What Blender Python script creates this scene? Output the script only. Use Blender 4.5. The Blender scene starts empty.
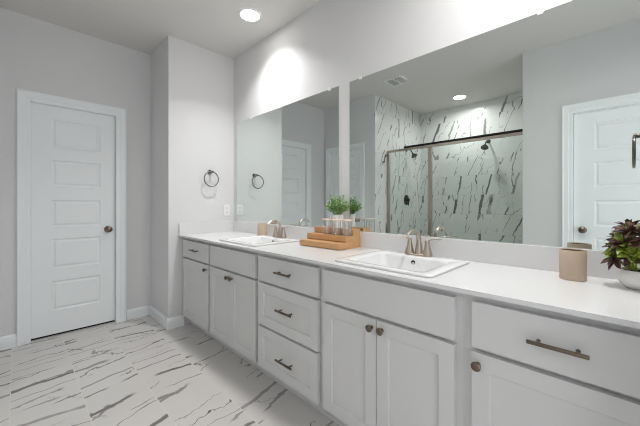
import bpy, bmesh, math, random
from mathutils import Vector, Matrix
random.seed(7)
SC = bpy.context.scene
COL = SC.collection
PI = math.pi

# ------------------------------------------------------------------ camera, world, exposure
cd = bpy.data.cameras.new('camera'); cam = bpy.data.objects.new('camera', cd); COL.objects.link(cam)
cam.location = (3.0076, -1.6807, 1.1759)
cam.rotation_euler = (PI / 2, 0, math.radians(44.854))
cd.sensor_width = 36; cd.lens = 36 * 302.05 / 640; cd.shift_y = -9.13 / 640; cd.clip_start = 0.01
SC.camera = cam
wd = bpy.data.worlds.new('fill_world'); SC.world = wd; wd.use_nodes = True
WB = wd.node_tree.nodes['Background']
WB.inputs['Color'].default_value = (0.985, 0.985, 1.0, 1); WB.inputs['Strength'].default_value = 1.25  # even fill light, entering through the opening added in wall_behind
SC.view_settings.view_transform = 'Standard'; SC.view_settings.look = 'None'
SC.view_settings.gamma = 1; SC.view_settings.use_curve_mapping = False
SC.view_settings.exposure = 1.02
SC.cycles.max_bounces = 14; SC.cycles.diffuse_bounces = 8; SC.cycles.glossy_bounces = 8
SC.cycles.transparent_max_bounces = 16; SC.cycles.use_denoising = True
try:
    SC.cycles.denoising_prefilter = 'ACCURATE'; SC.cycles.filter_width = 1.1
except Exception: pass
CAN_WATTS = 4.5

# key dimensions
H = 2.763            # ceiling
XE = 3.115           # near end wall
YL = -2.0            # wall opposite the vanity, far stretch
YW = -2.10           # wall opposite the vanity, near stretch
XS, XT = 0.485, 2.275  # shower bay
YB = -3.41           # shower back wall
XR, YR = -0.54, -0.674  # recess
HC = 0.880           # counter top

# ------------------------------------------------------------------ materials
def rgb(r, g, b):
    f = lambda c: (c / 255 / 12.92) if c / 255 <= .04045 else ((c / 255 + .055) / 1.055) ** 2.4
    return (f(r), f(g), f(b), 1)

def mat(name, color, rough=.5, metal=0, bump=0, bscale=200, spec=.5, coat=0):
    m = bpy.data.materials.new(name); m.use_nodes = True
    nt = m.node_tree; b = nt.nodes['Principled BSDF']
    b.inputs['Base Color'].default_value = color
    b.inputs['Roughness'].default_value = rough; b.inputs['Metallic'].default_value = metal
    b.inputs['Specular IOR Level'].default_value = spec
    if coat: b.inputs['Coat Weight'].default_value = coat
    tc = nt.nodes.new('ShaderNodeNewGeometry')
    n = nt.nodes.new('ShaderNodeTexNoise'); n.inputs['Scale'].default_value = bscale; n.inputs['Detail'].default_value = 3
    nt.links.new(tc.outputs['Position'], n.inputs['Vector'])
    if bump:
        bp = nt.nodes.new('ShaderNodeBump'); bp.inputs['Strength'].default_value = bump; bp.inputs['Distance'].default_value = .002
        nt.links.new(n.outputs['Fac'], bp.inputs['Height']); nt.links.new(bp.outputs['Normal'], b.inputs['Normal'])
    else:  # a little roughness variation
        mr = nt.nodes.new('ShaderNodeMapRange'); mr.inputs['To Min'].default_value = max(0, rough - .03); mr.inputs['To Max'].default_value = min(1, rough + .03)
        nt.links.new(n.outputs['Fac'], mr.inputs['Value']); nt.links.new(mr.outputs['Result'], b.inputs['Roughness'])
    return m

def marble(name, ua, va, tw, th, offu, offv, vein_dir, base, vein, grout, rough, stagger=.5, gw=.003, strength=1.0, v1=.155, vw=.014):
    """marble look tiles; ua/va = axis index of the tile's long / short side; vein_dir = angle of the veins in (u,v)"""
    m = bpy.data.materials.new(name); m.use_nodes = True
    nt = m.node_tree; L = nt.links; b = nt.nodes['Principled BSDF']
    def N(t, **k):
        n = nt.nodes.new(t)
        for a, v in k.items(): setattr(n, a, v)
        return n
    def M(op, a, bb=None, c=None):
        n = N('ShaderNodeMath', operation=op)
        for i, v in enumerate((a, bb, c)):
            if v is None: continue
            if isinstance(v, (int, float)): n.inputs[i].default_value = v
            else: L.new(v, n.inputs[i])
        return n.outputs[0]
    g = N('ShaderNodeNewGeometry'); s = N('ShaderNodeSeparateXYZ'); L.new(g.outputs['Position'], s.inputs[0])
    u = M('ADD', s.outputs[ua], -offu); v = M('ADD', s.outputs[va], -offv)
    row = M('FLOOR', M('DIVIDE', v, th))
    us = M('ADD', u, M('MULTIPLY', row, stagger * tw))
    colm = M('FLOOR', M('DIVIDE', us, tw))
    fu = M('SUBTRACT', us, M('MULTIPLY', colm, tw)); fv = M('SUBTRACT', v, M('MULTIPLY', row, th))
    du = M('MINIMUM', fu, M('SUBTRACT', tw, fu)); dv = M('MINIMUM', fv, M('SUBTRACT', th, fv))
    gm = M('LESS_THAN', M('MINIMUM', du, dv), gw / 2)
    cid = N('ShaderNodeCombineXYZ'); L.new(colm, cid.inputs[0]); L.new(row, cid.inputs[1]); cid.inputs[2].default_value = 3.3
    wn = N('ShaderNodeTexWhiteNoise', noise_dimensions='3D'); L.new(cid.outputs[0], wn.inputs['Vector'])
    sp = N('ShaderNodeSeparateXYZ'); L.new(wn.outputs['Color'], sp.inputs[0])
    def vec(x, y, z):
        c = N('ShaderNodeCombineXYZ')
        for i, w in enumerate((x, y, z)):
            if isinstance(w, (int, float)): c.inputs[i].default_value = w
            else: L.new(w, c.inputs[i])
        return c.outputs[0]
    def noise(vv, sc, det=2, rg=.5):
        n = N('ShaderNodeTexNoise'); n.inputs['Scale'].default_value = sc; n.inputs['Detail'].default_value = det; n.inputs['Roughness'].default_value = rg
        L.new(vv, n.inputs['Vector']); return n.outputs['Fac']
    def smooth(v, lo, hi, a=0.0, bb=1.0):
        r = N('ShaderNodeMapRange', interpolation_type='SMOOTHSTEP'); L.new(v, r.inputs['Value'])
        for k, w in (('From Min', lo), ('From Max', hi)):
            if isinstance(w, (int, float)): r.inputs[k].default_value = w
            else: L.new(w, r.inputs[k])
        r.inputs['To Min'].default_value = a; r.inputs['To Max'].default_value = bb
        return r.outputs['Result']
    def family(ang0, vary, spc, wamp, wsc, width, keep, z, ridx):
        """streaks of true width: a wobbling set of lines, each with its own offset, thickness and gaps"""
        ang = M('ADD', math.radians(vein_dir + ang0), M('MULTIPLY', M('SUBTRACT', sp.outputs[ridx], .5), math.radians(vary)))
        ca, sa = M('COSINE', ang), M('SINE', ang)
        al = M('ADD', M('ADD', M('MULTIPLY', u, ca), M('MULTIPLY', v, sa)), M('MULTIPLY', sp.outputs[0], 40))
        ac = M('ADD', M('SUBTRACT', M('MULTIPLY', v, ca), M('MULTIPLY', u, sa)), M('MULTIPLY', sp.outputs[1], 40))
        cw = M('ADD', ac, M('MULTIPLY', M('SUBTRACT', noise(vec(al, ac, z), wsc, 3, .6), .5), wamp))
        q = M('DIVIDE', cw, spc); idn = M('FLOOR', q)
        iv = N('ShaderNodeCombineXYZ'); L.new(idn, iv.inputs[0]); L.new(M('MULTIPLY', sp.outputs[2], 91), iv.inputs[1]); iv.inputs[2].default_value = z
        w2 = N('ShaderNodeTexWhiteNoise', noise_dimensions='3D'); L.new(iv.outputs[0], w2.inputs['Vector'])
        s2 = N('ShaderNodeSeparateXYZ'); L.new(w2.outputs['Color'], s2.inputs[0])
        f = M('SUBTRACT', M('SUBTRACT', M('SUBTRACT', q, idn), .5), M('MULTIPLY', M('SUBTRACT', s2.outputs[0], .5), .6))
        d = M('MULTIPLY', M('ABSOLUTE', f), spc)
        wv = M('MULTIPLY', M('ADD', .25, M('MULTIPLY', M('POWER', s2.outputs[1], 2.0), 1.3)), width)
        wv = M('MULTIPLY', wv, M('ADD', .4, M('MULTIPLY', noise(vec(al, M('MULTIPLY', idn, 3.7), z + 4), 6, 1), 1.2)))
        line = smooth(d, M('MULTIPLY', wv, .45), wv, 1.0, 0.0)
        gap = smooth(noise(vec(al, M('MULTIPLY', idn, 7.3), z + 8), 2.4, 1), keep, keep + .05)
        return M('MULTIPLY', line, M('MULTIPLY', gap, M('ADD', .55, M('MULTIPLY', s2.outputs[2], .45))))
    r1 = family(0, 36, v1, .075, 4.5, vw, .46, 2.0, 2)
    r2 = family(14, 40, v1 * 1.2, .16, 6, vw * .7, .47, 12.0, 0)
    r3 = family(-38, 70, v1 * 1.6, .20, 9, vw * .5, .50, 22.0, 1)
    a2, c2 = u, M('ADD', v, M('MULTIPLY', sp.outputs[0], 40))
    veins = M('MULTIPLY', M('MAXIMUM', r1, M('MAXIMUM', r2, M('MULTIPLY', r3, .8))), strength)
    cl = noise(vec(a2, c2, 31.0), 3.0, 4)
    mixb = N('ShaderNodeMix', data_type='RGBA'); L.new(M('MULTIPLY', cl, .35), mixb.inputs[0])
    mixb.inputs[6].default_value = base; mixb.inputs[7].default_value = tuple(c * .82 for c in base[:3]) + (1,)
    mx = N('ShaderNodeMix', data_type='RGBA'); L.new(veins, mx.inputs[0]); L.new(mixb.outputs[2], mx.inputs[6]); mx.inputs[7].default_value = vein
    mg = N('ShaderNodeMix', data_type='RGBA'); L.new(gm, mg.inputs[0]); L.new(mx.outputs[2], mg.inputs[6]); mg.inputs[7].default_value = grout
    L.new(mg.outputs[2], b.inputs['Base Color']); b.inputs['Roughness'].default_value = rough
    return m

def thin_glass(name, tint, lo=.05, power=5, rough=0.0):
    m = bpy.data.materials.new(name); m.use_nodes = True; nt = m.node_tree
    nt.nodes.remove(nt.nodes['Principled BSDF'])
    t = nt.nodes.new('ShaderNodeBsdfTransparent'); t.inputs[0].default_value = tint
    g = nt.nodes.new('ShaderNodeBsdfGlossy'); g.inputs['Roughness'].default_value = rough
    mx = nt.nodes.new('ShaderNodeMixShader'); lw = nt.nodes.new('ShaderNodeLayerWeight'); lw.inputs[0].default_value = .5
    pw = nt.nodes.new('ShaderNodeMath'); pw.operation = 'POWER'; pw.inputs[1].default_value = power; nt.links.new(lw.outputs['Facing'], pw.inputs[0])
    f = nt.nodes.new('ShaderNodeMapRange'); f.inputs['To Min'].default_value = lo; f.inputs['To Max'].default_value = 1; nt.links.new(pw.outputs[0], f.inputs[0])
    nt.links.new(f.outputs[0], mx.inputs[0]); nt.links.new(t.outputs[0], mx.inputs[1]); nt.links.new(g.outputs[0], mx.inputs[2])
    nt.links.new(mx.outputs[0], nt.nodes['Material Output'].inputs[0])
    return m

def emit(name, color, s):
    m = bpy.data.materials.new(name); m.use_nodes = True; nt = m.node_tree
    nt.nodes.remove(nt.nodes['Principled BSDF'])
    e = nt.nodes.new('ShaderNodeEmission'); e.inputs[0].default_value = color; e.inputs[1].default_value = s
    nt.links.new(e.outputs[0], nt.nodes['Material Output'].inputs[0]); return m

def wood(name, c1, c2):
    m = mat(name, c1, .5); nt = m.node_tree; b = nt.nodes['Principled BSDF']
    g = nt.nodes.new('ShaderNodeNewGeometry'); mp = nt.nodes.new('ShaderNodeMapping'); mp.inputs['Scale'].default_value = (14, 160, 220)
    n = nt.nodes.new('ShaderNodeTexNoise'); n.inputs['Scale'].default_value = 1; n.inputs['Detail'].default_value = 4
    r = nt.nodes.new('ShaderNodeMix'); r.data_type = 'RGBA'; r.inputs[6].default_value = c1; r.inputs[7].default_value = c2
    nt.links.new(g.outputs['Position'], mp.inputs[0]); nt.links.new(mp.outputs[0], n.inputs['Vector'])
    nt.links.new(n.outputs['Fac'], r.inputs[0]); nt.links.new(r.outputs[2], b.inputs['Base Color']); return m

def leafmat(name, c1, c2, sc, rough=.5):
    m = mat(name, c1, rough); nt = m.node_tree; b = nt.nodes['Principled BSDF']
    g = nt.nodes.new('ShaderNodeNewGeometry'); n = nt.nodes.new('ShaderNodeTexNoise'); n.inputs['Scale'].default_value = sc
    k = nt.nodes.new('ShaderNodeMapRange'); k.inputs['From Min'].default_value = .38; k.inputs['From Max'].default_value = .62
    r = nt.nodes.new('ShaderNodeMix'); r.data_type = 'RGBA'; r.inputs[6].default_value = c1; r.inputs[7].default_value = c2
    nt.links.new(g.outputs['Position'], n.inputs['Vector']); nt.links.new(n.outputs['Fac'], k.inputs[0])
    nt.links.new(k.outputs[0], r.inputs[0]); nt.links.new(r.outputs[2], b.inputs['Base Color']); return m

WALL = mat('wall_paint', rgb(214, 214, 215), .8, bump=.6, bscale=130, spec=.25)
CEIL = mat('ceiling_paint', rgb(214, 212, 209), .9, bump=.25, bscale=200, spec=.2)
TRIM = mat('trim_white', rgb(232, 236, 238), .4)
DOORM = mat('door_white', rgb(232, 236, 238), .45)
CAB = mat('cabinet_grey', rgb(207, 207, 207), .45)
COUNTER = mat('quartz_white', rgb(217, 217, 218), .22, bscale=60)
PORC = mat('porcelain', rgb(224, 225, 226), .08)
NICKEL = mat('brushed_nickel', rgb(190, 178, 166), .3, 1)
BRONZE = mat('dark_nickel', rgb(120, 108, 96), .3, 1)
DARK = mat('dark_metal', rgb(52, 50, 50), .35, .9)
RINGM = mat('ring_metal', rgb(118, 114, 110), .25, 1)
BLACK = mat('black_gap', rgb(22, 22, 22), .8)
MIRROR = mat('mirror_silver', (.78, .83, .81, 1), 0, 1)
_b = MIRROR.node_tree.nodes['Principled BSDF']
for l in list(_b.inputs['Roughness'].links): MIRROR.node_tree.links.remove(l)
_b.inputs['Roughness'].default_value = 0
FLOOR = marble('floor_marble_tile', 0, 1, .61, .312, .115, -1.707, 97, rgb(207, 204, 202), rgb(104, 100, 98), rgb(212, 208, 202), .25, stagger=.5, gw=.004)
TILEB = marble('shower_tile_back', 0, 2, .61, .305, .2, .1, 76, rgb(228, 229, 228), rgb(84, 82, 82), rgb(205, 205, 203), .2, stagger=.5, v1=.19, vw=.017)
TILES = marble('shower_tile_side', 1, 2, .61, .305, .13, .1, 100, rgb(228, 229, 228), rgb(84, 82, 82), rgb(205, 205, 203), .2, stagger=.5, v1=.19, vw=.017)
GLASS = thin_glass('shower_glass', (.945, .97, .96, 1))
JARGLASS = thin_glass('jar_glass', (.985, .99, .99, 1), .10, 2.6)
WOOD = wood('bamboo', rgb(212, 168, 120), rgb(182, 134, 88))
BEIGE = mat('beige_ceramic', rgb(196, 176, 155), .6)
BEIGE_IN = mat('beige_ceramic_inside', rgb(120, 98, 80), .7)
LIDM = mat('pale_lid', rgb(226, 205, 190), .5)
POT = mat('white_pot', rgb(236, 234, 232), .4)
LEAF = leafmat('boxwood_leaf', rgb(96, 146, 70), rgb(186, 212, 150), 60)
SUCC_P = leafmat('succulent_purple', rgb(66, 34, 42), rgb(104, 78, 60), 45, .35)
SUCC_G = leafmat('succulent_green', rgb(96, 116, 40), rgb(164, 178, 70), 40, .35)
SOIL = mat('soil', rgb(60, 46, 36), .95)
PLASTIC = mat('white_plastic', rgb(232, 232, 232), .35)
CLIPM = mat('clear_clip', rgb(236, 236, 236), .2)
LENS = emit('can_lens', (1, .97, .93, 1), 14)

# ------------------------------------------------------------------ mesh helpers (world coordinates)
ORG = {}
def BM(): return bmesh.new()

def obj(name, bm, m, parent=None, smooth=False, origin=None):
    base = ORG.get(parent.name, Vector()) if parent else Vector()
    o0 = Vector(origin) if (origin is not None) else (base if parent else None)
    if o0 is None:
        bb = [v.co for v in bm.verts]
        o0 = Vector(((min(c.x for c in bb) + max(c.x for c in bb)) / 2, (min(c.y for c in bb) + max(c.y for c in bb)) / 2, min(c.z for c in bb)))
    bmesh.ops.recalc_face_normals(bm, faces=bm.faces[:])
    bmesh.ops.translate(bm, verts=bm.verts[:], vec=-o0)
    me = bpy.data.meshes.new(name); bm.to_mesh(me); bm.free()
    for mm in (m if isinstance(m, (list, tuple)) else [m]): me.materials.append(mm)
    if smooth:
        for p in me.polygons: p.use_smooth = True
        try: me.set_sharp_from_angle(angle=math.radians(40))
        except Exception: pass
    o = bpy.data.objects.new(name, me); COL.objects.link(o)
    o.location = o0 - base
    if parent: o.parent = parent
    ORG[o.name] = o0
    return o

def thing(name, label, cat, loc, group=None):
    o = bpy.data.objects.new(name, None); COL.objects.link(o); o.location = loc; o.empty_display_size = .05
    ORG[o.name] = Vector(loc); return tag(o, label, cat, group)
def tag(o, label, cat, group=None):
    o['label'] = label; o['category'] = cat
    if group: o['group'] = group
    return o
def struct(name, bm, m, parent=None, smooth=False, label=None, cat=None):
    o = obj(name, bm, m, parent, smooth)
    if not parent: o['kind'] = 'structure'
    if label: o['label'] = label; o['category'] = cat
    return o

def box(bm, x0, y0, z0, x1, y1, z1, bev=0, mi=0):
    r = bmesh.ops.create_cube(bm, size=1)
    vs = r['verts']
    bmesh.ops.scale(bm, verts=vs, vec=(abs(x1 - x0), abs(y1 - y0), abs(z1 - z0)))
    bmesh.ops.translate(bm, verts=vs, vec=((x0 + x1) / 2, (y0 + y1) / 2, (z0 + z1) / 2))
    fs = {f for v in vs for f in v.link_faces}
    for f in fs: f.material_index = mi
    if bev:
        es = list({e for v in vs for e in v.link_edges})
        bmesh.ops.bevel(bm, geom=es, offset=bev, segments=2, profile=.5, affect='EDGES')
    return bm

def skin_loops(bm, loops, cap0=True, cap1=True, closed=True, mi=0):
    vl = [[bm.verts.new(p) for p in lp] for lp in loops]
    n = len(vl[0])
    for a, b in zip(vl, vl[1:]):
        for i in range(n if closed else n - 1):
            f = bm.faces.new((a[i], a[(i + 1) % n], b[(i + 1) % n], b[i])); f.material_index = mi
    if cap0: bm.faces.new(list(reversed(vl[0]))).material_index = mi
    if cap1: bm.faces.new(vl[-1]).material_index = mi
    return bm

def lathe(bm, c, prof, axis='Z', n=24, cap0=True, cap1=True, mi=0):
    """prof: list of (radius, height along the axis)"""
    loops = []
    for r, h in prof:
        lp = []
        for i in range(n):
            t = 2 * PI * i / n; a, b = r * math.cos(t), r * math.sin(t)
            if axis == 'Z': p = (a, b, h)
            elif axis == 'X': p = (h, a, b)
            else: p = (a, h, b)
            lp.append(Vector(c) + Vector(p))
        loops.append(lp)
    return skin_loops(bm, loops, cap0, cap1, mi=mi)

def tube(bm, pts, rad, n=12, cap=True, closed=False, flat=1.0, mi=0):
    pts = [Vector(p) for p in pts]; m = len(pts)
    rad = [rad] * m if isinstance(rad, (int, float)) else rad
    loops = []; prev = None
    for i, p in enumerate(pts):
        if closed: t = pts[(i + 1) % m] - pts[i - 1]
        else: t = pts[min(i + 1, m - 1)] - pts[max(i - 1, 0)]
        t.normalize()
        if prev is None:
            up = Vector((0, 0, 1)) if abs(t.z) < .9 else Vector((1, 0, 0))
            a = t.cross(up).normalized()
        else:
            a = (prev - t * prev.dot(t)).normalized()
        prev = a; b = t.cross(a)
        loops.append([p + (a * math.cos(2 * PI * k / n) + b * (math.sin(2 * PI * k / n) * flat)) * rad[i] for k in range(n)])
    if closed: loops.append(loops[0]); return skin_loops(bm, loops, False, False, mi=mi)
    return skin_loops(bm, loops, cap, cap, mi=mi)

def bez(p0, p1, p2, p3, n=12):
    out = []
    for i in range(n + 1):
        t = i / n; q = 1 - t
        out.append(tuple(q**3 * a + 3 * q * q * t * b + 3 * q * t * t * c + t**3 * d for a, b, c, d in zip(p0, p1, p2, p3)))
    return out

def rrect(cx, cy, hx, hy, r, z, k=5):
    pts = []
    for sx, sy, a0 in ((1, 1, 0), (-1, 1, PI / 2), (-1, -1, PI), (1, -1, 1.5 * PI)):
        for i in range(k + 1):
            t = a0 + PI / 2 * i / k
            pts.append((cx + sx * (hx - r) + r * math.cos(t), cy + sy * (hy - r) + r * math.sin(t), z))
    return pts

def xform(bm, mtx): bmesh.ops.transform(bm, matrix=mtx, verts=bm.verts[:]); return bm

def panel_face(bm, w, h, panels, rings, thick):
    """a board in local (u 0..w, depth d into the board, v 0..h); panels = (u0,v0,u1,v1), rings = [(inset, depth)]"""
    us = sorted({0, w} | {p[0] for p in panels} | {p[2] for p in panels})
    vs = sorted({0, h} | {p[1] for p in panels} | {p[3] for p in panels})
    V = {}
    def vt(u, v, d):
        k = (round(u, 5), round(v, 5), round(d, 5))
        if k not in V: V[k] = bm.verts.new((u, d, v))
        return V[k]
    inp = lambda u, v: any(p[0] - 1e-6 < u < p[2] + 1e-6 and p[1] - 1e-6 < v < p[3] + 1e-6 for p in panels)
    for a, b in zip(us, us[1:]):
        for c, d in zip(vs, vs[1:]):
            if not inp((a + b) / 2, (c + d) / 2):
                bm.faces.new((vt(a, c, 0), vt(b, c, 0), vt(b, d, 0), vt(a, d, 0)))
    for (u0, v0, u1, v1) in panels:
        prev = None
        for ins, dep in [(0, 0)] + rings:
            lp = [vt(u0 + ins, v0 + ins, dep), vt(u1 - ins, v0 + ins, dep), vt(u1 - ins, v1 - ins, dep), vt(u0 + ins, v1 - ins, dep)]
            if prev:
                for i in range(4): bm.faces.new((prev[i], prev[(i + 1) % 4], lp[(i + 1) % 4], lp[i]))
            prev = lp
        bm.faces.new(prev)
    # sides and back
    B = [bm.verts.new((u, thick, v)) for u, v in ((0, 0), (w, 0), (w, h), (0, h))]
    bm.faces.new(B)
    border = [[vt(u, 0, 0) for u in us], [vt(w, v, 0) for v in vs], [vt(u, h, 0) for u in us], [vt(0, v, 0) for v in vs]]
    for ln, i, j in zip(border, (0, 1, 3, 0), (1, 2, 2, 3)):
        bm.faces.new(ln + [B[j], B[i]])
    return bm

# ------------------------------------------------------------------ room shell
T = .12
XF = 3.95            # far side of the entry end, behind the camera
b = BM(); box(b, XR - T, YB - T, -.08, XF + T, T, 0); struct('floor', b, FLOOR)
b = BM(); box(b, XR - T, YB - T, H, XF + T, T, H + .08); struct('ceiling', b, CEIL)
b = BM(); box(b, XR - T, 0, 0, XE + T, T, H); struct('wall_vanity', b, WALL)
b = BM(); box(b, XR - T, YR, 0, 0, 0, H); struct('wall_far', b, WALL)

def wall_open(name, axis, pos, t, a0, a1, o0, o1, oz, m):
    """a wall with one door opening; axis 'x' = plane x=pos running along y"""
    b = BM()
    for (p, q, z0, z1) in ((a0, o0, 0, H), (o1, a1, 0, H), (o0, o1, oz, H)):
        if q - p < 1e-4: continue
        if axis == 'x': box(b, pos, p, z0, pos + t, q, z1)
        else: box(b, p, pos, z0, q, pos + t, z1)
    return struct(name, b, m)
DO0, DO1 = -1.604, -.976
wall_open('wall_recess', 'x', XR, -T, YL - T, YR, DO0, DO1, 2.056, WALL)
wall_open('wall_left', 'y', YL, -T, XR, XS - .012, -.406, .224, 2.021, WALL)
wall_open('wall_entry', 'y', YW, -T, XT, XF + T, 2.677, 3.455, 2.056, WALL)
wall_open('wall_behind', 'x', XF, T, YW, -.72, -1.95, -.90, 2.2, WALL)  # unseen wall; its opening is added to let world fill light in
b = BM(); box(b, XE, -.72, 0, XE + T, 0, H); struct('wall_near', b, WALL)
b = BM(); box(b, XE + T, -.72, 0, XF + T, -.60, H); struct('wall_near_return', b, WALL)
b = BM(); box(b, XS - T, YB - T, 0, XS - .012, YL - T, H); box(b, XS - .012, YB, 0, XS, YL - .0005, H, mi=1); struct('wall_shower_side', b, [WALL, TILES])
b = BM(); box(b, XS, YB - T, 0, XT, YB, H); struct('wall_shower_back', b, TILEB)
b = BM(); box(b, XT, YB - T, 0, XT + T, YW - T, H); struct('wall_shower_near', b, TILES)
b = BM(); box(b, XS + .001, -2.385, 0, XT - .001, -2.265, .11, .006); struct('trim_shower_curb', b, TILEB)

# baseboards: plinth, cove and cap
def baseboard(bm, p0, p1, nrm, h=.102):
    prof = [(0, 0), (.015, 0), (.015, h - .032), (.012, h - .024), (.012, h - .016), (.007, h - .006), (.005, h), (0, h)]
    p0, p1, n = Vector(p0), Vector(p1), Vector(nrm)
    skin_loops(bm, [[p + n * d + Vector((0, 0, z)) for d, z in prof] for p in (p0, p1)])
b = BM(); baseboard(b, (0, -.535, 0), (0, YR - .015, 0), (1, 0, 0)); struct('baseboard_far', b, TRIM)
b = BM(); baseboard(b, (.0, YR, 0), (XR, YR, 0), (0, -1, 0)); struct('baseboard_return', b, TRIM)
b = BM(); baseboard(b, (XR, YR - .015, 0), (XR, -.892, 0), (1, 0, 0)); struct('baseboard_recess', b, TRIM)
b = BM(); baseboard(b, (XR, -1.679, 0), (XR, YL, 0), (1, 0, 0)); struct('baseboard_recess_left', b, TRIM)
b = BM(); baseboard(b, (.305, YL, 0), (XS - .001, YL, 0), (0, 1, 0)); struct('baseboard_left', b, TRIM)
b = BM(); baseboard(b, (XT, YW, 0), (2.59, YW, 0), (0, 1, 0)); struct('baseboard_entry', b, TRIM)

# ------------------------------------------------------------------ doors: local u along the wall, face outwards
def casing(name, mtx, w, h, cw=.083):
    """w,h clear opening; profile stepped like colonial casing"""
    b = BM()
    prof = [(0, 0), (0, .010), (.008, .013), (.030, .013), (.036, .017), (cw - .014, .019), (cw - .010, .022), (cw, .022), (cw, 0)]
    def corner(k, d, e):   # d = offset out from the opening, e = projection
        return [(-d, e, 0), (-d, e, h + d), (w + d, e, h + d), (w + d, e, 0)][k]
    skin_loops(b, [[(lambda q: (q[0], -q[1], q[2]))(corner(k, d, e)) for d, e in prof] for k in range(4)])
    # jamb lining
    box(b, -.009, 0, 0, 0, .118, h); box(b, w, 0, 0, w + .009, .118, h); box(b, -.009, 0, h, w + .009, .118, h + .011)
    box(b, 0, .068, 0, .012, .10, h); box(b, w - .012, .068, 0, w, .10, h); box(b, 0, .068, h - .012, w, .10, h)
    xform(b, mtx); return struct(name, b, TRIM)

def panel_door(name, mtx, w, h, knob_u, label, recess=.03, gap=.018, metal=BRONZE, hinge_u=None, gap_strip=True):
    b = BM()
    pu0, pu1 = w * .218, w * .805
    zs = [(.225, .487), (.487 + .112, .861), (.968, 1.208), (1.331, 1.565), (1.676, 1.925)]
    panel_face(b, w, h, [(pu0, z0 - gap, pu1, z1 - gap) for z0, z1 in zs], [(.006, .007), (.016, .008), (.03, .002)], .035)
    xform(b, mtx @ Matrix.Translation((0, recess, gap)))
    d = struct(name, b, DOORM, None)
    d['label'] = label
    # knob: rose, neck, ball
    k = BM()
    lathe(k, (0, 0, 0), [(.0325, 0), (.0325, -.006), (.029, -.009), (.013, -.011), (.011, -.028), (.016, -.034), (.026, -.042), (.0285, -.052), (.026, -.061), (.015, -.067), (.001, -.068)], 'Y')
    xform(k, mtx @ Matrix.Translation((knob_u, recess, .928)))
    obj('door_knob', k, metal, d, True)
    if gap_strip:
        s = BM(); box(s, .0, recess + .012, 0.001, w, recess + .03, gap - .001); xform(s, mtx); obj('gap_shade', s, BLACK, d)  # black strip painting the shade in the gap under the door
    if hinge_u is not None:
        for z in (.25, 1.05, 1.8):
            g = BM(); lathe(g, (hinge_u, recess - .006, z), [(.006, 0), (.006, .09)], n=10); xform(g, mtx); obj('hinge', g, metal, d, True)
    return d
# far door: wall x = XR, facing +x ; local u -> +y, d -> -x
M1 = Matrix(((0, -1, 0, XR), (1, 0, 0, -1.595), (0, 0, 1, 0), (0, 0, 0, 1)))
casing('trim_far_door', M1, .61, 2.045)
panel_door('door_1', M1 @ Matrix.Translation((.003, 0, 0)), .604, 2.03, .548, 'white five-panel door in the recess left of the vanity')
# left wall door: wall y = YL facing +y ; local u -> -x, d -> -y
M2 = Matrix(((-1, 0, 0, .215), (0, -1, 0, YL), (0, 0, 1, 0), (0, 0, 0, 1)))
casing('trim_left_door', M2, .612, 2.01)
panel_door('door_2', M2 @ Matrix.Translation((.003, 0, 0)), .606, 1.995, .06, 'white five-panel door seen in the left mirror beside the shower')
# near door, behind the camera
M3 = Matrix(((-1, 0, 0, 3.446), (0, -1, 0, YW), (0, 0, 1, 0), (0, 0, 0, 1)))
casing('trim_entry_door', M3, .76, 2.045)
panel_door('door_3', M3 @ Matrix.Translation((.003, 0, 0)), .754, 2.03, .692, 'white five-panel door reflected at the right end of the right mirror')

# ------------------------------------------------------------------ vanity cabinets
YF = -.554      # front of doors and drawers
YFR = -.527     # front of the face frame
def slab_front(name, x0, x1, z0, z1, parent, shaker=None):
    b = BM()
    if shaker:
        w, h = x1 - x0, z1 - z0
        panel_face(b, w, h, [(shaker, shaker, w - shaker, h - shaker)], [(.0015, .001), (.004, .010)], .026)
        xform(b, Matrix(((1, 0, 0, x0), (0, 1, 0, YF), (0, 0, 1, z0), (0, 0, 0, 1))))
    else:
        box(b, x0, YF, z0, x1, YFR - .001, z1, .002)
    return obj(name, b, CAB, parent)
def knob(x, z, parent):
    b = BM()
    lathe(b, (x, YF, z), [(.0085, 0), (.0075, -.004), (.0055, -.010), (.0065, -.014), (.0125, -.017), (.0160, -.021), (.0160, -.026), (.012, -.030), (.004, -.032), (.0005, -.032)], 'Y', 20)
    return obj('knob', b, BRONZE, parent, True)
def pull(x, z, parent, w=.150):
    b = BM()
    for s in (-1, 1):
        lathe(b, (x + s * w * .32, YF, z), [(.006, 0), (.0048, -.004), (.0048, -.026)], 'Y', 12)
    box(b, x - w / 2, YF - .034, z - .0055, x + w / 2, YF - .024, z + .0055, .002)
    return obj('pull', b, BRONZE, parent, True)
def cabinet(x0, x1, label):
    t = thing('vanity_cabinet', label, 'cabinet', ((x0 + x1) / 2, -.28, 0), 'grey vanity cabinets in a row under the countertop')
    b = BM(); e = .0004
    box(b, x0 + e, YFR, .100, x1 - e, -.003, .116)                       # bottom
    box(b, x0 + e, YFR + .019, .116, x0 + .017, -.003, .8635); box(b, x1 - .017, YFR + .019, .116, x1 - e, -.003, .8635)
    box(b, x0 + .017, -.012, .116, x1 - .017, -.003, .8635)
    box(b, x0 + .017, YFR + .019, .853, x1 - .017, YFR + .1, .8635)
    # face frame, closed behind the fronts
    box(b, x0 + e, YFR, .116, x1 - e, YFR + .019, .8635)
    obj('carcass', b, CAB, t)
    k = BM(); box(k, x0 + e, -.470, .0, x1 - e, -.455, .0998); obj('toe_kick', k, CAB, t)
    return t
ZT, ZD, ZM, ZB = .834, .675, .660, .109
c = cabinet(.003, .585, 'narrow grey cabinet at the far wall, one short drawer over one door')
d = slab_front('drawer', .03, .566, ZD, ZT, c); pull(.32, .760, d)
d = slab_front('door', .03, .566, ZB, ZM, c, .057); knob(.534, .622, d)
c = cabinet(.585, 1.288, 'grey vanity cabinet with two doors and a plain panel under the farther sink')
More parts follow.
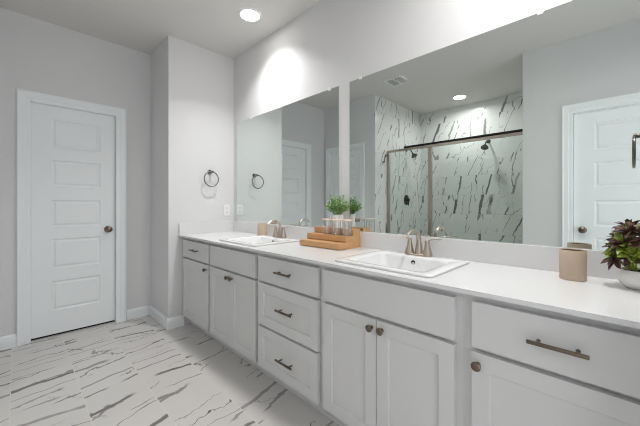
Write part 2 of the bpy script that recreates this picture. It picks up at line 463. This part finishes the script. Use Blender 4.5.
slab_front('front_panel', .604, 1.268, ZD, ZT, c)
d = slab_front('door', .604, .9335, ZB, ZM, c, .057); knob(.912, .622, d)
d = slab_front('door', .9375, 1.268, ZB, ZM, c, .057); knob(.968, .622, d)
c = cabinet(1.288, 1.887, 'grey vanity cabinet with a stack of three drawers between the two sinks')
d = slab_front('drawer', 1.308, 1.866, ZD, ZT, c); pull(1.592, .760, d)
d = slab_front('drawer', 1.308, 1.866, .390, ZM, c, .057); pull(1.606, .535, d)
d = slab_front('drawer', 1.308, 1.866, ZB, .375, c, .057); pull(1.608, .237, d)
c = cabinet(1.887, 2.602, 'grey vanity cabinet with two doors and a plain panel under the nearer sink')
slab_front('front_panel', 1.908, 2.577, ZD, ZT, c)
d = slab_front('door', 1.908, 2.2365, ZB, ZM, c, .057); knob(2.214, .622, d)
d = slab_front('door', 2.2405, 2.577, ZB, ZM, c, .057); knob(2.270, .624, d)
c = cabinet(2.602, XE - .003, 'grey vanity cabinet nearest the camera, one wide drawer with a long pull over one door')
d = slab_front('drawer', 2.637, 3.09, ZD, ZT, c); pull(2.876, .757, d, .145)
d = slab_front('door', 2.637, 3.09, ZB, ZM, c, .057); knob(2.658, .621, d)

# ------------------------------------------------------------------ countertop with sink cut-outs
ct = thing('countertop', 'long white quartz countertop with a low backsplash over the row of grey cabinets', 'countertop', (XE / 2, -.29, .864))
S1, S2 = .960, 2.218      # sink centres
SY, SHX, SHY = -.305, .261, .225
b = BM()
xs = [0.002, S1 - .235, S1 + .235, S2 - .235, S2 + .235, XE - .002]
ys = [-.584, -.51, -.165, -.002]
hole = lambda i, j: j == 1 and i in (1, 3)
Vt = {}
def cv(i, j, z):
    k = (i, j, z)
    if k not in Vt: Vt[k] = b.verts.new((xs[i], ys[j], z))
    return Vt[k]
z0, z1 = .8640, HC
for i in range(5):
    for j in range(3):
        if hole(i, j): continue
        for z in (z0, z1): b.faces.new((cv(i, j, z), cv(i + 1, j, z), cv(i + 1, j + 1, z), cv(i, j + 1, z)))
        for di, dj, p, q in ((-1, 0, (i, j), (i, j + 1)), (1, 0, (i + 1, j), (i + 1, j + 1)), (0, -1, (i, j), (i + 1, j)), (0, 1, (i, j + 1), (i + 1, j + 1))):
            a, c_ = i + di, j + dj
            if not (0 <= a < 5 and 0 <= c_ < 3) or hole(a, c_):
                b.faces.new((cv(*p, z0), cv(*q, z0), cv(*q, z1), cv(*p, z1)))
obj('slab', b, COUNTER, ct)
b = BM(); box(b, .022, -.021, HC, XE - .002, -.002, .987, .0015); obj('backsplash', b, COUNTER, ct)
b = BM(); box(b, .002, -.582, HC, .021, -.002, .987, .0015); obj('side_splash', b, COUNTER, ct)

# ------------------------------------------------------------------ drop-in sinks
def sink(cx, label):
    t = thing('sink', label, 'sink', (cx, SY, HC + .0003), 'white rectangular drop-in sinks')
    b = BM(); zt = HC + .012; cy = SY; iy = SY - .022
    loops = [rrect(cx, cy, SHX - .012, SHY - .012, .02, HC + .0003), rrect(cx, cy, SHX - .004, SHY - .004, .024, HC + .0003), rrect(cx, cy, SHX, SHY, .028, HC + .004),
             rrect(cx, cy, SHX, SHY, .022, zt - .003), rrect(cx, cy, SHX - .001, SHY - .001, .022, zt - .001), rrect(cx, cy, SHX - .004, SHY - .004, .02, zt),
             rrect(cx, iy, SHX - .055, SHY - .063, .03, zt), rrect(cx, iy, SHX - .060, SHY - .068, .03, zt - .003), rrect(cx, iy, SHX - .064, SHY - .072, .032, zt - .012),
             rrect(cx, iy, SHX - .090, SHY - .092, .05, zt - .10), rrect(cx, iy, SHX - .115, SHY - .115, .05, zt - .122), rrect(cx, iy, SHX - .2, SHY - .17, .04, zt - .128), rrect(cx, iy, .023, .023, .0229, zt - .130)]
    skin_loops(b, loops, False, True)
    # outer underside of the bowl
    skin_loops(b, [rrect(cx, iy, SHX - .05, SHY - .066, .03, HC - .002), rrect(cx, iy, SHX - .078, SHY - .082, .05, zt - .112), rrect(cx, iy, SHX - .11, SHY - .105, .05, zt - .138)], False, True)
    obj('basin', b, PORC, t, True)
    d = BM(); lathe(d, (cx, iy, zt - .131), [(.022, 0), (.024, .003), (.018, .004), (.014, .002), (.001, .0015)], n=24); obj('drain', d, NICKEL, t, True)
    o = BM(); yb = iy + SHY - .0755; lathe(o, (cx, yb - .001, zt - .030), [(.010, .006), (.0115, .0), (.0095, -.003), (.008, .000), (.0005, .001)], 'Y', 20); obj('overflow_hole', o, DARK, t, True)
    return t
sink(S1, 'white rectangular drop-in sink at the far end of the counter, by the towel ring wall')
sink(S2, 'white rectangular drop-in sink at the near end of the counter, right of the wooden riser')

# ------------------------------------------------------------------ faucets: deck plate, arched spout, two cone handles with flat levers
def faucet(cx, label):
    zb = HC + .0125; cy = -.118
    t = thing('faucet', label, 'faucet', (cx, cy, zb), 'brushed nickel two-handle faucets')
    b = BM(); skin_loops(b, [rrect(cx, cy, .077, .026, .0255, zb), rrect(cx, cy, .077, .026, .0255, zb + .006), rrect(cx, cy, .072, .021, .0205, zb + .010)]); obj('deck_plate', b, NICKEL, t, True)
    b = BM()
    path = [(cx, cy + .006, zb + .008), (cx, cy + .007, zb + .03), (cx, cy + .006, zb + .06)] + bez((cx, cy + .006, zb + .075), (cx, cy + .004, zb + .135), (cx, cy - .055, zb + .165), (cx, cy - .118, zb + .118), 14)
    n = len(path); rr = [.0245, .0200, .0165] + [.0140 - .0066 * (i / 14) ** .7 for i in range(15)]
    tube(b, path, rr, 16); obj('spout', b, NICKEL, t, True)
    for s in (-1, 1):
        hx = cx + s * .052
        h = BM(); lathe(h, (hx, cy, zb + .008), [(.0275, 0), (.0265, .006), (.0215, .020), (.0165, .040), (.0125, .062), (.0125, .072), (.0105, .078), (.001, .080)], n=24)
        ho = obj('handle', h, NICKEL, t, True)
        l = BM(); tube(l, bez((hx - s * .006, cy, zb + .086), (hx + s * .02, cy, zb + .094), (hx + s * .05, cy + .002, zb + .092), (hx + s * .078, cy + .004, zb + .096), 8), [.008, .0095, .0095, .009, .009, .0085, .008, .007, .005], 12, flat=.42)
        obj('lever', l, NICKEL, ho, True)
    b = BM(); tube(b, [(cx, cy + .034, zb), (cx, cy + .034, zb + .05)], .0025, 8); lathe(b, (cx, cy + .034, zb + .05), [(.004, 0), (.0055, .004), (.004, .010), (.0005, .011)], n=12); obj('lift_rod', b, NICKEL, t, True)
faucet(S1 + .012, 'brushed nickel arched faucet with two handles on the farther sink')
faucet(S2, 'brushed nickel arched faucet with two handles on the nearer sink')

# ------------------------------------------------------------------ mirrors
def mirror(x0, x1, clips, label):
    t = thing('mirror', label, 'mirror', ((x0 + x1) / 2, -.004, .988), 'frameless mirrors over the vanity')
    b = BM(); box(b, x0, -.006, .9875, x1, -.0005, 2.045); obj('glass', b, MIRROR, t)
    for x in clips:
        c = BM(); box(c, x - .011, -.0105, 2.034, x + .011, -.0063, 2.056, .002); box(c, x - .011, -.0063, 2.0455, x + .011, -.0005, 2.056); obj('clip', c, CLIPM, t)
mirror(.0786, 1.5353, (.36, 1.445), 'frameless rectangular wall mirror over the farther sink')
mirror(1.6392, XE - .02, (1.735, 2.75), 'large frameless wall mirror over the nearer sink, reflecting the shower')

# ------------------------------------------------------------------ towel rings
def towel_ring(x, n, y, label):
    t = thing('towel_ring', label, 'towel ring', (x, y, 1.503), 'nickel towel rings')
    b = BM(); lathe(b, (x, y + .01, 1.503), [(.024, 0), (.024, n * .004), (.018, n * .010), (.012, n * .016), (.0105, n * .052), (.013, n * .054), (.013, n * .062), (.008, n * .065), (.0005, n * .065)], 'X', 20); obj('mount', b, RINGM, t, True)
    b = BM(); cz = 1.428; tube(b, [(x + n * .061, y + .075 * math.sin(2 * PI * i / 40), cz + .075 * math.cos(2 * PI * i / 40)) for i in range(40)], .0052, 10, closed=True); obj('ring', b, RINGM, t, True)
towel_ring(.0003, 1, -.283, 'round nickel towel ring on the white wall at the far end of the vanity')
towel_ring(XE - .0003, -1, -.45, 'towel ring seen edge-on in the right mirror, at the right picture edge')

# ------------------------------------------------------------------ outlet
t = thing('wall_outlet', 'white wall outlet on the far end wall just above the counter', 'outlet', (0, -.085, 1.05))
b = BM(); box(b, .0003, -.121, 1.050, .006, -.049, 1.168, .002); obj('cover_plate', b, PLASTIC, t)
for z in (1.087, 1.131):
    b = BM(); box(b, .0061, -.1015, z - .016, .0085, -.0685, z + .016, .001); r = obj('receptacle', b, PLASTIC, t)
    for dy in (-.007, .007):
        s = BM(); box(s, .0086, -.085 + dy - .0012, z - .006, .0089, -.085 + dy + .0012, z + .006); obj('slot', s, BLACK, r)

# ------------------------------------------------------------------ ceiling lights and vent
def can(x, y, label, watts, spread=114):
    t = thing('recessed_light', label, 'ceiling light', (x, y, H), 'recessed ceiling lights')
    b = BM(); lathe(b, (x, y, H - .0004), [(.098, 0), (.097, -.004), (.090, -.008), (.078, -.006), (.074, -.001)], n=40, cap0=False, cap1=False); obj('trim_ring', b, TRIM, t, True)
    b = BM(); lathe(b, (x, y, H - .0012), [(.075, 0), (.074, -.003), (.05, -.0045), (.0005, -.005)], n=32); obj('lens', b, LENS, t, True)
    ld = bpy.data.lights.new('lamp', 'AREA'); ld.shape = 'DISK'; ld.size = .15; ld.energy = watts; ld.color = (1, .985, .965); ld.spread = math.radians(spread)
    lo = bpy.data.objects.new('lamp', ld); COL.objects.link(lo); lo.parent = t; lo.location = (0, 0, -.012)
can(.80, -.296, 'round recessed ceiling light above the farther sink', CAN_WATTS)
can(2.90, -.400, 'round recessed ceiling light above the near end of the vanity, out of frame overhead', CAN_WATTS * 1.8, 165)
can(1.316, -2.965, 'round recessed ceiling light over the shower, reflected in the right mirror', CAN_WATTS * 1.1, 165)
t = thing('ceiling_vent', 'square white exhaust vent on the ceiling, reflected near the top of the right mirror', 'vent', (.966, -1.79, H))
b = BM(); box(b, .846, -1.91, H - .014, 1.086, -1.89, H - .0004, .003); box(b, .846, -1.69, H - .014, 1.086, -1.67, H - .0004, .003); box(b, .846, -1.89, H - .014, .866, -1.69, H - .0004, .003); box(b, 1.066, -1.89, H - .014, 1.086, -1.69, H - .0004, .003); box(b, .958, -1.89, H - .013, .974, -1.69, H - .001); obj('frame', b, PLASTIC, t)
b = BM(); box(b, .866, -1.89, H - .003, 1.066, -1.69, H - .0004); obj('duct_opening', b, DARK, t)
b = BM()
for i in range(9):
    y = -1.88 + i * .0225
    box(b, .866, y, H - .010, .957, y + .005, H - .004); box(b, .975, y, H - .010, 1.066, y + .005, H - .004)
obj('louvers', b, PLASTIC, t)

# ------------------------------------------------------------------ shower enclosure, heads, valve
YG = -2.325
t = thing('shower_enclosure', 'nickel framed glass shower enclosure with a sliding door, reflected in the right mirror', 'shower enclosure', (1.38, YG, .112))
for x, w in ((XS + .021, .020), (1.160, .026), (XT - .022, .016)):
    b = BM(); box(b, x - w, YG - .018, .1125, x + w, YG + .018, 1.95, .003); obj('post', b, NICKEL, t)
b = BM(); box(b, XS + .001, YG - .020, 1.951, XT - .002, YG + .020, 1.982, .003); obj('header', b, NICKEL, t)
b = BM(); box(b, XS + .001, YG - .020, .1108, XT - .002, YG + .020, .1123); obj('sill', b, NICKEL, t)
for x0, x1 in ((XS + .042, 1.133), (1.187, XT - .039)):
    b = BM(); box(b, x0, YG - .003, .113, x1, YG + .003, 1.9505); obj('glass_panel', b, GLASS, t)
b = BM(); box(b, .77, YG - .012, 1.984, XT - .002, YG + .018, 2.012, .002); obj('sliding_rail', b, DARK, t)
def shower_head(base, d, label, R=.150):
    base = Vector(base); d = Vector(d)
    t = thing('overhead_shower', label, 'shower head', base, 'dark shower heads')
    f = BM(); tube(f, [base + d * .0005, base + d * .008, base + d * .014], [.030, .028, .013], 20); obj('flange', f, DARK, t, True)
    p = bez(base + d * .01, base + d * R * .53, base + d * R * .73, base + d * R + Vector((0, 0, -.065)), 10)
    a = BM(); tube(a, p, .0095, 12); obj('arm', a, DARK, t, True)
    e = Vector(p[-1]); q = (d * .55 + Vector((0, 0, -.84))).normalized()
    h = BM(); tube(h, [e, e + q * .02, e + q * .030, e + q * .060, e + q * .068, e + q * .070], [.013, .017, .030, .052, .052, .046], 24); obj('spray_head', h, DARK, t, True)
shower_head((XS, -2.90, 2.07), (1, 0, 0), 'dark shower head on the side wall above the valve, seen in the mirror', .11)
shower_head((1.58, YB, 2.13), (0, 1, 0), 'dark shower head on the back wall of the shower, seen through the right glass panel')
t = thing('shower_valve', 'dark round shower valve with a lever on the tiled side wall, seen in the mirror', 'shower valve', (XS, -2.90, 1.24))
b = BM(); lathe(b, (XS, -2.90, 1.24), [(.085, .0005), (.084, .006), (.07, .010), (.03, .012), (.001, .012)], 'X', 28); obj('escutcheon', b, DARK, t, True)
b = BM(); lathe(b, (XS, -2.90, 1.24), [(.028, .0125), (.026, .05), (.02, .056), (.001, .057)], 'X', 20); tube(b, [(XS + .045, -2.90, 1.235), (XS + .05, -2.885, 1.19), (XS + .055, -2.87, 1.15)], [.010, .008, .006], 10); obj('lever_handle', b, DARK, t, True)

# ------------------------------------------------------------------ things on the counter
# stepped bamboo riser
RA = math.radians(0.6); RO = Vector((1.378, -.252, 0))
RM = Matrix.Translation(RO) @ Matrix.Rotation(RA, 4, 'Z')
t = thing('display_riser', 'three-step bamboo riser holding small jars and a plant, between the sinks', 'riser', (1.58, -.16, HC))
b = BM(); W_ = .371; zb = HC + .0005
steps = [(0, .075, .922), (.075, .150, .964), (.150, .226, 1.006)]
for i, (d0, d1, zt) in enumerate(steps):
    box(b, 0, d0, zt - .038, W_, d1 if i == 2 else d1 + .012, zt, .0015)
obj('treads', xform(b, RM), WOOD, t)
b = BM()
for u in (0.0015, W_ - .0135):
    for i, (d0, d1, zt) in enumerate(steps): box(b, u, d0 + .001, zb, u + .012, d1, zt - .0385 if i else zb + .0005)
box(b, .0135, .213, zb, W_ - .0135, .225, .9675)
obj('supports', xform(b, RM), WOOD, t)

JAR = []
def riser_pt(u, d, z): p = RM @ Vector((u, d, 0)); return Vector((p.x, p.y, z))
def jar(p, label, first=None):
    if first:   # copies of the first jar and its parts
        r = first.copy(); COL.objects.link(r); r.location = p; r['label'] = label; ORG[r.name] = Vector(p)
        for ch in list(first.children):
            c = ch.copy(); COL.objects.link(c); c.parent = r
        return r
    t = thing('glass_jar', label, 'jar', p, 'small glass jars on the middle step of the riser')
    g = BM(); c = p
    lathe(g, c, [(r_ * .92, h_) for r_, h_ in [(.030, .0005), (.033, .003), (.034, .010), (.034, .094), (.032, .098), (.0305, .098), (.0325, .093), (.0325, .010), (.028, .005), (.0005, .004)]], n=28); obj('jar_body', g, JARGLASS, t, True)
    l = BM(); lathe(l, c, [(r_ * .92, h_) for r_, h_ in [(.0005, .0985), (.0345, .0985), (.0355, .100), (.0355, .105), (.033, .107), (.0005, .1075)]], n=28); obj('lid', l, LIDM, t, True)
    return t
j0 = jar(riser_pt(.166, .109, .9645), 'small clear glass jar with pale lid, leftmost of the three on the riser')
jar(riser_pt(.258, .109, .9645), 'small clear glass jar with pale lid, in the middle of the three on the riser', j0)
jar(riser_pt(.347, .109, .9645), 'small clear glass jar with pale lid, rightmost of the three on the riser', j0)

def leaf(bm, base, d, up, L, W, cup=.15, bend=.2, mi=0, seg=4):
    """a blade with thickness: base point, direction, up vector"""
    d = Vector(d).normalized(); s = d.cross(Vector(up)); s = s.normalized() if s.length > 1e-4 else Vector((1, 0, 0)); n = s.cross(d)
    L0 = []; 
    for i in range(seg + 1):
        t = i / seg; w = W * (math.sin(PI * min(1, .12 + t * .88)) ** .8) * (.5 if i == 0 else 1) if i < seg else W * .06
        c = Vector(base) + d * (L * t) - n * (bend * L * t * t)
        th = .0009
        L0.append([c - s * w + n * cup * w, c + n * th * .5 * 0, c + s * w + n * cup * w, c - n * th])
    skin_loops(bm, L0, mi=mi)

# boxwood plant in a white pot on the top step
pc = riser_pt(.210, .176, 1.0065)
t = thing('potted_plant', 'small leafy green plant in a white pot on the top step of the riser', 'plant', pc)
b = BM(); lathe(b, pc, [(.034, .0), (.036, .002), (.042, .088), (.0425, .094), (.040, .094), (.038, .082), (.0005, .080)], n=28); obj('pot', b, POT, t, True)
b = BM(); lathe(b, pc, [(.0375, .0822), (.02, .086), (.0005, .087)], n=20); obj('soil', b, SOIL, t, True)
rnd = random.Random(3)
sb, fb = BM(), BM()
for i in range(90):
    az = rnd.uniform(0, 2 * PI); el = math.acos(rnd.uniform(-.12, 1)); r = rnd.uniform(.05, .082)
    dr = Vector((math.sin(el) * math.cos(az), math.sin(el) * math.sin(az), math.cos(el) * 1.25 + .3))
    if dr.y > 0: dr.y *= .72
    root = pc + Vector((dr.x * .018, dr.y * .018, .084)); tip = root + dr * r + Vector((0, 0, .034))
    mid = root.lerp(tip, .5) + Vector((0, 0, .012))
    tube(sb, [root, mid, tip], .0008, 5)
    for k in range(9):
        f = .4 + .6 * k / 8; p = root.lerp(tip, f) + Vector((0, 0, .024 * f * (1 - f)))
        a = rnd.uniform(0, 2 * PI); dd = (tip - root).normalized() * .35 + Vector((math.cos(a), math.sin(a), rnd.uniform(-.1, .8)))
        if p.y + dd.y * .016 > -.016: continue
        leaf(fb, p, dd, (0, 0, 1), rnd.uniform(.013, .018), rnd.uniform(.0062, .0085), .25, .25, seg=3)
obj('stems', sb, LEAF, t); obj('foliage', fb, LEAF, t)

# beige tumblers
def tumbler(x, y, label):
    t = thing('tumbler', label, 'tumbler', (x, y, HC + .0005), 'beige tumblers')
    b = BM(); lathe(b, (x, y, HC + .0005), [(.0005, 0), (.0405, 0), (.0425, .003), (.0425, .113), (.0415, .1155), (.0395, .1155), (.0385, .113), (.0385, .008), (.0005, .007)], n=36); obj('body', b, BEIGE, t, True)
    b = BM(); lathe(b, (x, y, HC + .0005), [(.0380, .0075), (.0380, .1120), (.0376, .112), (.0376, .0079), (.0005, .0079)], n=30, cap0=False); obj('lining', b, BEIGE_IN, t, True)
tumbler(.668, -.085, 'beige cylindrical tumbler by the backsplash left of the farther faucet')
tumbler(2.8745, -.137, 'beige cylindrical tumbler by the backsplash beside the succulent bowl')

# succulent bowl
sc = Vector((3.052, -.150, HC + .0005))
t = thing('succulent_bowl', 'purple and green succulents in a round white bowl at the near end of the counter', 'plant', sc)
b = BM(); lathe(b, sc, [(.026, 0), (.033, .002), (.048, .016), (.0535, .034), (.0525, .052), (.047, .064), (.044, .065), (.043, .058), (.0005, .054)], n=36); obj('bowl', b, POT, t, True)
b = BM(); lathe(b, sc, [(.0425, .0585), (.02, .064), (.0005, .065)], n=20); obj('soil', b, SOIL, t, True)
rnd = random.Random(11)
pb, gb, st = BM(), BM(), BM()
heads = [((-.056, -.012, .150), (-.5, -.15, .85)), ((-.018, -.022, .205), (-.1, -.25, .97)), ((.022, -.018, .190), (.35, -.2, .9)), ((-.030, .026, .185), (-.3, .35, .9)),
         ((-.062, -.034, .110), (-.8, -.45, .4)), ((-.016, -.052, .128), (-.1, -.75, .65)), ((.026, -.040, .118), (.4, -.7, .55)), ((-.040, -.040, .165), (-.4, -.5, .75))]
for hi, (pos, ax) in enumerate(heads):
    c = sc + Vector(pos); ax = Vector(ax).normalized(); e1 = ax.cross(Vector((.3, .8, .1))).normalized(); e2 = ax.cross(e1)
    tube(st, [sc + Vector((pos[0] * .3, pos[1] * .3, .06)), sc + Vector((pos[0] * .7, pos[1] * .7, .06 + (pos[2] - .06) * .6)), c], .004, 7)
    for ring in range(4):
        nl = (3, 4, 6, 6)[ring]
        for k in range(nl):
            a = 2 * PI * k / nl + ring * .5 + rnd.uniform(-.15, .15)
            rad = e1 * math.cos(a) + e2 * math.sin(a)
            tilt = (.35, .75, 1.1, 1.5)[ring] + rnd.uniform(-.1, .1)
            dd = ax * math.cos(tilt) + rad * math.sin(tilt)
            L_ = (.024, .036, .044, .048)[ring] * rnd.uniform(.9, 1.12)
            base = c + rad * .004 - ax * (.004 * ring)
            tipx = (base + dd * L_)
            if tipx.x > XE - .006 or tipx.y > -.03: continue
            green = (ring == 0 and hi != 1) or (hi in (5, 6) and ring < 3) or rnd.random() < .10
            leaf(gb if green else pb, base, dd, ax, L_, L_ * .25, .3, .10, seg=6)
obj('stems', st, SUCC_G, t, True); obj('purple_leaves', pb, SUCC_P, t); obj('green_leaves', gb, SUCC_G, t)
